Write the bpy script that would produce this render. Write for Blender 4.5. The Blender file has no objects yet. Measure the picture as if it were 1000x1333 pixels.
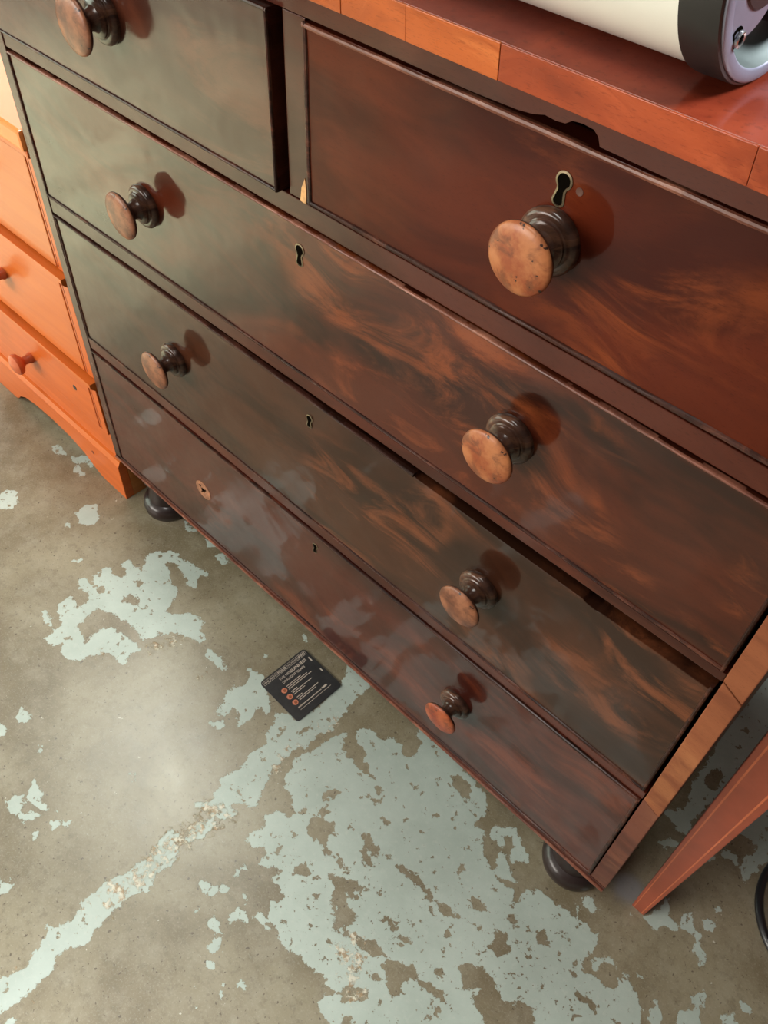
import bpy, bmesh, math, random
import numpy as np
from mathutils import Matrix, Vector

S = bpy.context.scene
C = S.collection
random.seed(7)

# ------------------------------------------------------------------ camera
cam = bpy.data.cameras.new('camera'); camo = bpy.data.objects.new('camera', cam); C.objects.link(camo)
cam.sensor_fit = 'VERTICAL'; cam.sensor_height = 36.0
cam.lens = 36.0 * 1113.392 / 1333.0
cam.clip_start = 0.02
Rw = Matrix(((0.7162734, 0.6968507, 0.0367629), (0.5480804, -0.5291843, -0.6477437), (-0.4319263, 0.4841106, -0.7609708)))                       # world -> camera rows (right, down, forward)
camo.matrix_world = Matrix.Translation(Vector((1.05564, -0.4583, 1.23376))) @ Matrix((Rw[0], -Rw[1], -Rw[2])).transposed().to_4x4()
S.camera = camo

# ------------------------------------------------------------------ light
w = bpy.data.worlds.new('world'); S.world = w; w.use_nodes = True
bg = w.node_tree.nodes['Background']; bg.inputs[0].default_value = (1.0, 0.96, 0.90, 1); bg.inputs[1].default_value = 0.08

def area(name, loc, target, sx, sy, power, col):
    l = bpy.data.lights.new(name, 'AREA'); l.shape = 'RECTANGLE'; l.size = sx; l.size_y = sy
    l.energy = power; l.color = col
    o = bpy.data.objects.new(name, l); C.objects.link(o); o.location = loc
    o.rotation_euler = (Vector(target) - Vector(loc)).to_track_quat('-Z', 'Y').to_euler()
    return o
area('open_doorway_daylight', (-3.3, -1.9, 1.2), (-2.0, -1.4, 0.0), 2.4, 2.0, 90, (0.86, 1.0, 0.82))
area('ceiling_lamp', (-0.98, 0.28, 3.1), (0.2, -0.2, 0), 0.45, 0.35, 60, (0.95, 1.0, 0.92))
area('skylight', (-1.3, 1.7, 3.4), (0, 0, 0), 2.4, 1.4, 36, (1.0, 0.99, 0.92))
area('rear_window_daylight', (-4.0, 2.2, 2.3), (-0.2, 0, 0.6), 2.4, 1.6, 60, (1.0, 0.98, 0.93))
area('right_rear_window_daylight', (2.3, 1.7, 2.9), (0.9, 0, 1.0), 0.9, 0.8, 195, (0.96, 0.97, 1.0))
area('front_fill_light', (-1.1, -3.6, 1.6), (0.5, 0, 0.6), 2.4, 1.4, 165, (1.0, 0.93, 0.84))  # added fill for the chest fronts and white tube, no known window
area('floor_fill_light', (0.45, -1.1, 2.9), (0.7, -0.8, 0), 1.0, 0.5, 27, (1.0, 0.98, 0.92))  # overhead fill added to brighten the floor in front
sp = bpy.data.lights.new('sheen_boost_spot', 'SPOT'); sp.energy = 3300; sp.color = (0.88, 1.0, 0.84); sp.spot_size = math.radians(42); sp.spot_blend = 1.0; sp.shadow_soft_size = 0.15  # unseen spot added to brighten the floor mirrored as drawer sheen
spo = bpy.data.objects.new('sheen_boost_spot', sp); C.objects.link(spo); spo.location = (-1.22, -0.95, 3.1)
S.view_settings.view_transform = 'Standard'; S.view_settings.look = 'None'
S.view_settings.gamma = 1; S.view_settings.use_curve_mapping = False
S.view_settings.exposure = -0.10

# ------------------------------------------------------------------ helpers
ORG = {}
def link(o, parent, origin):
    origin = Vector(origin); C.objects.link(o); ORG[o.name] = origin
    if parent is not None:
        o.parent = parent; o.location = origin - ORG[parent.name]
    else:
        o.location = origin
    return o
def root(name, origin, label, cat, group=None):
    o = bpy.data.objects.new(name, None); o.empty_display_size = 0.05
    link(o, None, origin); o['label'] = label; o['category'] = cat
    if group: o['group'] = group
    return o
def mk(name, bm, mats, parent=None, origin=(0, 0, 0), smooth=False, label=None):
    """bm is in world coordinates; the object's origin is put at `origin`."""
    bmesh.ops.translate(bm, verts=bm.verts, vec=-Vector(origin))
    bmesh.ops.recalc_face_normals(bm, faces=bm.faces)
    me = bpy.data.meshes.new(name); bm.to_mesh(me); bm.free()
    for m in (mats if isinstance(mats, (list, tuple)) else [mats]): me.materials.append(m)
    if smooth:
        me.polygons.foreach_set('use_smooth', [True] * len(me.polygons))
        try: me.set_sharp_from_angle(angle=math.radians(40))
        except Exception: pass
    o = bpy.data.objects.new(name, me); link(o, parent, origin)
    if label: o['label'] = label
    return o
def add_prism(bm, pts, a0, a1, plane='xz', bev=0.0, seg=2, mat=0):
    """outline pts in `plane`, extruded along the remaining axis from a0 to a1."""
    def P(u, v, a): return {'xz': (u, a, v), 'xy': (u, v, a), 'yz': (a, u, v)}[plane]
    lo = [bm.verts.new(P(u, v, a0)) for u, v in pts]; hi = [bm.verts.new(P(u, v, a1)) for u, v in pts]
    fs = [bm.faces.new(lo), bm.faces.new(hi[::-1])]; n = len(pts)
    for i in range(n): fs.append(bm.faces.new((lo[i], hi[i], hi[(i + 1) % n], lo[(i + 1) % n])))
    for f in fs: f.material_index = mat
    if bev > 0:
        es = list({e for f in fs for e in f.edges})
        bmesh.ops.recalc_face_normals(bm, faces=fs)
        bmesh.ops.bevel(bm, geom=es, offset=bev, segments=seg, profile=0.6, affect='EDGES', clamp_overlap=True)
    return bm
def prism(*a, **k): return add_prism(bmesh.new(), *a, **k)
def add_box(bm, x0, x1, y0, y1, z0, z1, bev=0.0, mat=0):
    return add_prism(bm, [(x0, z0), (x1, z0), (x1, z1), (x0, z1)], y0, y1, 'xz', bev, 2, mat)
def box(*a, **k): return add_box(bmesh.new(), *a, **k)
def add_lathe(bm, prof, o, axis, n=40, mat=0, matf=None):
    """prof = [(distance along axis, radius)]"""
    ax = Vector(axis).normalized(); u = ax.orthogonal().normalized(); v = ax.cross(u); o = Vector(o); rings = []
    for d, r in prof:
        if r < 1e-6: rings.append([bm.verts.new(o + ax * d)])
        else: rings.append([bm.verts.new(o + ax * d + (u * math.cos(t) + v * math.sin(t)) * r) for t in [2 * math.pi * i / n for i in range(n)]])
    for k, (A, B) in enumerate(zip(rings, rings[1:])):
        for i in range(n):
            j = (i + 1) % n
            if len(A) == 1 and len(B) == 1: continue
            if len(A) == 1: f = bm.faces.new((A[0], B[i], B[j]))
            elif len(B) == 1: f = bm.faces.new((A[i], B[0], A[j]))
            else: f = bm.faces.new((A[i], B[i], B[j], A[j]))
            f.material_index = mat if matf is None else matf(k)
    return bm
def lathe(*a, **k): return add_lathe(bmesh.new(), *a, **k)
def add_bead(bm, path, w, y0, y1, jit=0.0, n=6):
    """half-round strip along a polyline in the xz plane, its crown at y0 (front), its back at y1"""
    pts = []
    for (a, b) in zip(path, path[1:]):
        a = Vector(a); b = Vector(b); k = max(1, int((b - a).length / 0.02))
        for i in range(k): pts.append(a.lerp(b, i / k))
    pts.append(Vector(path[-1])); secs = []
    for i, p in enumerate(pts):
        t = (pts[min(i + 1, len(pts) - 1)] - pts[max(i - 1, 0)]).normalized(); nrm = Vector((-t[1], t[0]))
        ww = w * (1 + random.uniform(-jit, jit)); c = p + nrm * random.uniform(-jit, jit) * w * 0.25
        yy = y0 + random.uniform(0, jit) * 0.0012
        sec = []
        for s, d in [(-.5, 1), (-.5, .35), (-.36, .1), (0, 0), (.36, .1), (.5, .35), (.5, 1)]:
            q = c + nrm * s * ww; sec.append(bm.verts.new((q[0], yy + (y1 - yy) * d, q[1])))
        secs.append(sec)
    for A, B in zip(secs, secs[1:]):
        m = len(A)
        for i in range(m): bm.faces.new((A[i], A[(i + 1) % m], B[(i + 1) % m], B[i]))
    bm.faces.new(secs[0]); bm.faces.new(secs[-1][::-1])
    return bm
def bead(*a, **k): return add_bead(bmesh.new(), *a, **k)

# ------------------------------------------------------------------ materials
class NT:
    def __init__(s, name):
        s.m = bpy.data.materials.new(name); s.m.use_nodes = True; s.t = s.m.node_tree
        s.b = s.t.nodes['Principled BSDF']; s.tc = s.t.nodes.new('ShaderNodeTexCoord').outputs['Object']
    def put(s, sock, v):
        if isinstance(v, bpy.types.NodeSocket): s.t.links.new(v, sock)
        elif isinstance(v, (tuple, list)) and len(v) == 3 and sock.type == 'RGBA': sock.default_value = (*v, 1)
        else: sock.default_value = v
    def map(s, scale=(1, 1, 1), rot=(0, 0, 0), loc=(0, 0, 0), vec=None):
        n = s.t.nodes.new('ShaderNodeMapping'); s.put(n.inputs['Vector'], vec or s.tc)
        n.inputs['Scale'].default_value = scale; n.inputs['Rotation'].default_value = rot; n.inputs['Location'].default_value = loc
        return n.outputs[0]
    def noise(s, vec=None, scale=5, detail=4, rough=.55, dist=0.0, color=False):
        n = s.t.nodes.new('ShaderNodeTexNoise'); s.put(n.inputs['Vector'], vec or s.tc)
        n.inputs['Scale'].default_value = scale; n.inputs['Detail'].default_value = detail
        n.inputs['Roughness'].default_value = rough; n.inputs['Distortion'].default_value = dist
        return n.outputs['Color' if color else 'Fac']
    def ramp(s, f, stops, interp='LINEAR'):
        n = s.t.nodes.new('ShaderNodeValToRGB'); s.put(n.inputs[0], f); e = n.color_ramp.elements; n.color_ramp.interpolation = interp
        while len(e) < len(stops): e.new(0.5)
        for x, (p, c) in zip(e, stops): x.position = p; x.color = (*c, 1) if isinstance(c, tuple) else (c, c, c, 1)
        return n.outputs[0]
    def mix(s, f, a, b, blend='MIX'):
        n = s.t.nodes.new('ShaderNodeMix'); n.data_type = 'RGBA'; n.blend_type = blend
        s.put(n.inputs[0], f); s.put(n.inputs[6], a); s.put(n.inputs[7], b); return n.outputs[2]
    def math(s, op, a, b=0.0, c=None, clamp=False):
        n = s.t.nodes.new('ShaderNodeMath'); n.operation = op; n.use_clamp = clamp; s.put(n.inputs[0], a); s.put(n.inputs[1], b)
        if c is not None: s.put(n.inputs[2], c)
        return n.outputs[0]
    def step(s, v, lo, hi):
        n = s.t.nodes.new('ShaderNodeMapRange'); n.interpolation_type = 'SMOOTHSTEP'
        s.put(n.inputs[0], v); n.inputs[1].default_value = lo; n.inputs[2].default_value = hi; return n.outputs[0]
    def attr(s, name):
        n = s.t.nodes.new('ShaderNodeAttribute'); n.attribute_name = name; return n.outputs['Fac']
    def sep(s, v=None):
        n = s.t.nodes.new('ShaderNodeSeparateXYZ'); s.put(n.inputs[0], v or s.tc); return n.outputs
    def bump(s, h, strength=.3, dist=.001, nrm=None):
        n = s.t.nodes.new('ShaderNodeBump'); n.inputs['Strength'].default_value = strength; n.inputs['Distance'].default_value = dist
        s.put(n.inputs['Height'], h)
        if nrm: s.put(n.inputs['Normal'], nrm)
        return n.outputs[0]
    def fin(s, col=None, rough=.4, nrm=None, coat=0, coatr=.1, metal=0, spec=.5, coatn=None):
        b = s.b.inputs
        if col is not None: s.put(b['Base Color'], col)
        s.put(b['Roughness'], rough); s.put(b['Metallic'], metal); s.put(b['Specular IOR Level'], spec)
        s.put(b['Coat Weight'], coat); s.put(b['Coat Roughness'], coatr)
        if nrm: s.put(b['Normal'], nrm); s.put(b['Coat Normal'], coatn or nrm)
        return s.m

def mahogany(name, dark, mid, flame, seed=0, ang=0.5, sc=1.0, amount=0.5, coat=1.0, coatr=.07, rough=.36, spec=.06, fx=None):
    """flame-figured old French-polished mahogany; ang tilts the feathering in the front's plane"""
    n = NT(name)
    wob = n.noise(n.map(loc=(seed * 3.1, 0, seed)), 3.0 * sc, 2, .5, 0, True)
    v = n.mix(0.12, n.tc, wob, 'ADD')
    v = n.map((3.2 * sc, 3.2 * sc, 11 * sc), (0, ang, 0), (seed * 1.7, seed, seed * .9), v)
    fl = n.noise(v, 1.6, 6, .66, .8)
    bigp = n.noise(n.map(loc=(seed, 0, seed * 2)), 4.5 * sc, 3, .5, .6)
    f = n.math('MULTIPLY', n.step(fl, .44, .66), n.step(bigp, .40, .62))
    f = n.math('MULTIPLY', f, amount)
    if fx: f = n.math('MULTIPLY', f, n.math('ADD', .12, n.math('MULTIPLY', n.step(n.math('ADD', n.sep()[0], n.math('MULTIPLY', bigp, .3)), fx[0] + .15, fx[1] + .15), .88)))
    base = n.mix(n.step(n.noise(v, .8, 4, .6, .8), .36, .62), dark, mid)
    col = n.mix(f, base, flame)
    pores = n.noise(n.map((60, 60, 420), (0, ang, 0)), 3, 2, .6)
    col = n.mix(n.math('MULTIPLY', n.step(pores, .56, .7), .35), col, tuple(c * .45 for c in dark))
    scr = n.noise(n.map((1, 1, 1), (0, .3, 0)), 38, 4, .7)
    wave = n.noise(n.map(loc=(seed, 0, 0)), 16, 2, .5)
    nr = n.bump(wave, .25, .004)
    r = n.math('ADD', rough, n.math('MULTIPLY', n.math('SUBTRACT', scr, .5), .35))
    cr = n.math('ADD', coatr, n.math('MULTIPLY', n.step(n.noise(None, 9, 4, .6), .42, .7), .12))
    n.b.inputs['Coat IOR'].default_value = 1.42
    return n.fin(col, r, nr, coat, cr, 0, spec)

DK = (.018, .0042, .0022); MD = (.070, .0125, .0048); FL = (.30, .070, .020)
M = {}
M['d1r'] = mahogany('mahogany_right_top', (.040, .0058, .0025), (.088, .0140, .0050), (.27, .058, .014), 1.3, .55, 1.25, .65, .28, .07, .36, .05, (.12, .32))
M['d1l'] = mahogany('mahogany_left_top', (.040, .011, .0065), (.080, .024, .014), (.22, .06, .028), 2.1, .5, 1.0, .35)
M['d2'] = mahogany('mahogany_second', DK, MD, FL, 3.7, .75, 1.35, .6, fx=(.36, .62))
M['d3'] = mahogany('mahogany_third', (.023, .0080, .0042), (.054, .017, .0080), (.26, .075, .028), 5.2, .85, 1.35, .55, fx=(.38, .65))
M['d4'] = mahogany('mahogany_bottom', (.033, .0066, .0042), (.070, .0135, .0080), (.20, .044, .018), 7.9, .8, 1.3, .5, fx=(.12, .35))
M['rail'] = mahogany('mahogany_rail', (.036, .0068, .0036), (.076, .0145, .0070), (.15, .040, .020), 4.4, .05, 1.0, .35, .8, .12)
M['bead'] = mahogany('mahogany_bead', (.10, .032, .02), (.20, .07, .042), (.38, .16, .10), 2.2, .05, 3.0, .7, .5, .25, .45)
M['beadd'] = mahogany('mahogany_dark_bead', (.018, .006, .004), (.045, .014, .009), (.24, .08, .045), 6.2, .05, 3.0, .5, .5, .25, .45)
M['stile'] = mahogany('mahogany_stile', (.15, .045, .022), (.27, .090, .040), (.42, .17, .070), 9.1, .3, 1.1, .5, .3, .3, .5)
M['stile2'] = mahogany('mahogany_stile_brown', (.085, .030, .021), (.16, .055, .034), (.26, .11, .06), 8.1, .9, 1.3, .6, .35, .3, .5)
M['stilel'] = mahogany('mahogany_stile_left', (.045, .018, .012), (.085, .034, .024), (.14, .05, .03), 1.1, 1.45, 1.0, .3, .8, .2)
M['edge1'] = mahogany('edge_veneer_bright', (.30, .062, .014), (.47, .105, .022), (.60, .17, .045), 3.3, 1.3, 2.2, .7, .5, .22, .42)
M['edge2'] = mahogany('edge_veneer_red', (.22, .036, .012), (.36, .062, .018), (.48, .10, .032), 6.3, .25, 1.8, .7, .5, .22, .42)
M['top'] = mahogany('top_board', (.17, .024, .011), (.28, .042, .016), (.38, .075, .028), 5.3, .1, .9, .5, .55, .16, .4)
M['knobd'] = mahogany('knob_dark', (.030, .014, .010), (.075, .034, .023), (.22, .095, .05), 4.3, .8, 5.0, .6, .8, .14, .35)

def knob_mat(name, worn, bright, cover):
    n = NT(name)
    a = n.noise(n.map(loc=(3, 1, 2)), 55, 5, .65, .5); b = n.noise(None, 34, 5, .65)
    c1 = n.mix(n.step(b, .35, .62), worn, bright)
    c = n.mix(n.math('MULTIPLY', n.step(a, .50 + cover, .66 + cover), .55), c1, (.07, .024, .013))
    sp = n.noise(None, 190, 2, .5); c = n.mix(n.step(sp, .68, .74), c, (.03, .012, .008))
    return n.fin(c, .46, n.bump(a, .15, .001), .25, .25, 0, .3)
M['kface'] = knob_mat('knob_worn_face', (.27, .062, .020), (.43, .155, .058), -.02)
M['kface2'] = knob_mat('knob_brown_face', (.15, .050, .024), (.30, .115, .055), -.04)
M['kface3'] = knob_mat('knob_red_face', (.24, .034, .010), (.38, .09, .03), .0)

def plain(name, col, rough=.5, metal=0, coat=0, var=.12, sc=30, coatr=.15, spec=.5):
    n = NT(name); a = n.noise(None, sc, 4, .6)
    c = n.mix(n.step(a, .3, .7), tuple(x * (1 - var) for x in col), tuple(min(1, x * (1 + var)) for x in col))
    return n.fin(c, rough, n.bump(a, .08, .001), coat, coatr, metal, spec)
M['void'] = plain('dark_hole', (.004, .003, .002), .9, spec=0)
M['carc'] = plain('carcase_wood', (.085, .028, .017), .55, sc=8, var=.3)
M['inner'] = plain('shade_dark_interior_wood', (.020, .0075, .005), .9, spec=.1)  # interior wood darkened, the shade of the drawer gaps put into its colour
M['foot'] = plain('ebonised_foot', (.020, .011, .010), .42, 0, .35, .25, spec=.3)
M['brass'] = plain('tarnished_brass', (.20, .155, .095), .45, .65, 0, .3, 200)
M['raw'] = plain('raw_split_wood', (.56, .30, .12), .7, var=.35, sc=90)
M['bare'] = plain('bare_knob_seat_wood', (.30, .125, .062), .6, var=.4, sc=120)
M['white'] = plain('white_tube_paint', (.88, .87, .79), .38, 0, .3, .01)
M['blackm'] = plain('black_ring_plastic', (.018, .017, .018), .42, 0, .1, .1)
M['silver'] = plain('cast_silver_paint', (.24, .25, .33), .42, .35, .3, .06)
M['grmet'] = plain('recess_metal', (.085, .115, .11), .55, .35, .1, .3, 14)
M['screw'] = plain('screw_steel', (.6, .62, .62), .25, .9)
M['ring'] = plain('black_ring_metal', (.012, .012, .014), .35, 0, .4)
M['legw'] = plain('red_brown_table_wood', (.30, .062, .030), .4, 0, .35, .14, 16, .2)
M['legl'] = plain('table_inlay_line', (.52, .135, .055), .4, 0, .3)
M['cardk'] = plain('black_card', (.026, .025, .026), .5, 0, .15, .2, 60)
M['print'] = plain('cream_print', (.52, .44, .37), .6)
M['pcopper'] = plain('printed_orange_disc', (.62, .22, .13), .5, var=.4, sc=900)
M['pbrown'] = plain('printed_brown_disc', (.30, .09, .035), .5, var=.4, sc=900)

def pine(name, a, b, seed, ang=0.0):
    n = NT(name)
    v = n.map((2, 2, 26), (0, ang, 0), (seed, 0, seed))
    f = n.noise(v, 2.2, 4, .6, .9)
    c = n.mix(n.math('ADD', .25, n.math('MULTIPLY', n.step(f, .3, .7), .5)), a, b)
    k = n.noise(n.map(loc=(seed, 3, 1)), 7, 3, .5); c = n.mix(n.math('MULTIPLY', n.step(k, .55, .8), .5), c, (.34, .075, .016))
    return n.fin(c, .42, n.bump(f, .1, .001), .3, .14, 0, .3)
M['pine'] = pine('orange_pine', (.52, .10, .013), (.61, .145, .020), 2.0)
M['pine2'] = pine('orange_pine_deep', (.50, .090, .012), (.64, .135, .020), 5.0)
M['pine3'] = pine('orange_pine_pale', (.50, .12, .024), (.58, .16, .034), 8.0)
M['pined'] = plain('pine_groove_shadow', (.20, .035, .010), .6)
M['pinee'] = pine('orange_pine_end', (.40, .13, .03), (.60, .22, .05), 3.0, 1.4)
M['pinet'] = pine('orange_pine_top', (.68, .18, .03), (.80, .27, .06), 4.0)

# floor: bare trowelled concrete with the remains of pale green-grey paint
def floor_mat():
    n = NT('worn_painted_concrete')
    P = n.attr('paint'); R = n.attr('crust')
    e = n.noise(None, 42, 7, .68, .3); e2 = n.noise(n.map(loc=(5, 2, 0)), 130, 4, .6)
    d = n.math('ADD', n.math('ADD', P, .08), n.math('MULTIPLY', n.math('SUBTRACT', e, .5), 3.0))
    d = n.math('ADD', d, n.math('MULTIPLY', n.math('SUBTRACT', e2, .5), 1.3))
    mask = n.step(d, -.03, .05)
    fleckn = n.noise(n.map(loc=(9, 4, 0)), 95, 3, .55); area_ = n.noise(n.map(loc=(1, 7, 0)), 3.5, 2, .5)
    fleck = n.step(n.math('ADD', fleckn, n.math('MULTIPLY', area_, .22)), .845, .865)
    hole = n.step(n.noise(n.map(loc=(2, 8, 0)), 62, 4, .6), .385, .355)
    mask = n.math('MULTIPLY', mask, n.math('SUBTRACT', 1.0, hole))
    hole2 = n.step(n.math('ADD', n.noise(n.map(loc=(6, 1, 0)), 150, 4, .65), n.math('MULTIPLY', n.noise(n.map(loc=(1, 9, 0)), 6, 2), .25)), .475, .445)
    mask = n.math('MULTIPLY', mask, n.math('SUBTRACT', 1.0, hole2))
    # concrete
    c0 = n.noise(None, 4.5, 5, .6, .4); c1 = n.noise(n.map(loc=(3, 3, 0)), 24, 6, .7); c2 = n.noise(None, 330, 5, .8); c3 = n.noise(n.map(loc=(0, 6, 0)), 70, 5, .75)
    con = n.mix(n.step(c0, .34, .66), (.168, .132, .078), (.290, .250, .168))
    con = n.mix(n.math('MULTIPLY', n.step(c1, .40, .75), .45), con, (.37, .335, .255))
    con = n.mix(n.math('MULTIPLY', n.step(c3, .48, .66), .5), con, (.16, .132, .085))
    con = n.mix(n.math('MULTIPLY', n.step(c2, .50, .72), .5), con, (.43, .41, .33))
    con = n.mix(n.math('MULTIPLY', n.step(n.noise(n.map(loc=(7, 0, 0)), 150, 2, .6), .655, .70), .8), con, (.09, .065, .045))
    # paint
    p0 = n.noise(None, 9, 5, .6); p1 = n.noise(None, 120, 4, .7)
    pc = n.mix(n.step(p0, .3, .7), (.40, .462, .415), (.48, .55, .50))
    pc = n.mix(n.math('MULTIPLY', n.step(p1, .5, .75), .35), pc, (.58, .60, .54))
    col = n.mix(n.math('MULTIPLY', fleck, .85), con, (.60, .58, .49))
    col = n.mix(mask, col, pc)
    # crumbling cream filler along the crack
    q = n.noise(n.map(loc=(4, 4, 0)), 75, 6, .75); cr = n.math('MULTIPLY', n.step(n.math('ADD', q, n.math('MULTIPLY', R, .19)), .66, .74), n.step(R, .02, .3))
    crc = n.mix(n.step(n.noise(None, 110, 3, .7), .42, .56), (.40, .27, .15), (.72, .68, .56))
    col = n.mix(n.math('MULTIPLY', cr, .9), col, crc)
    # faint blue-grey smear beside the chest's right foot
    x, y, z = n.sep()
    dx = n.math('SUBTRACT', x, 1.072); dy = n.math('SUBTRACT', y, .078)
    r = n.math('SQRT', n.math('ADD', n.math('MULTIPLY', dx, dx), n.math('MULTIPLY', dy, dy)))
    sm = n.math('MULTIPLY', n.step(n.math('ADD', r, n.math('MULTIPLY', n.noise(None, 30, 2), .012)), .036, .016), .75)
    col = n.mix(sm, col, (.24, .25, .27))
    h = n.math('ADD', n.math('MULTIPLY', mask, .6), n.math('ADD', n.math('MULTIPLY', c3, .35), n.math('MULTIPLY', cr, n.math('MULTIPLY', q, 1.6))))
    h2 = n.bump(h, .55, .0012)
    rg = n.math('ADD', n.math('MULTIPLY', c1, .20), n.math('ADD', .25, n.math('MULTIPLY', mask, .10)))
    return n.fin(col, rg, h2, 0, .3, spec=.55)
M['floor'] = floor_mat()

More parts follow.
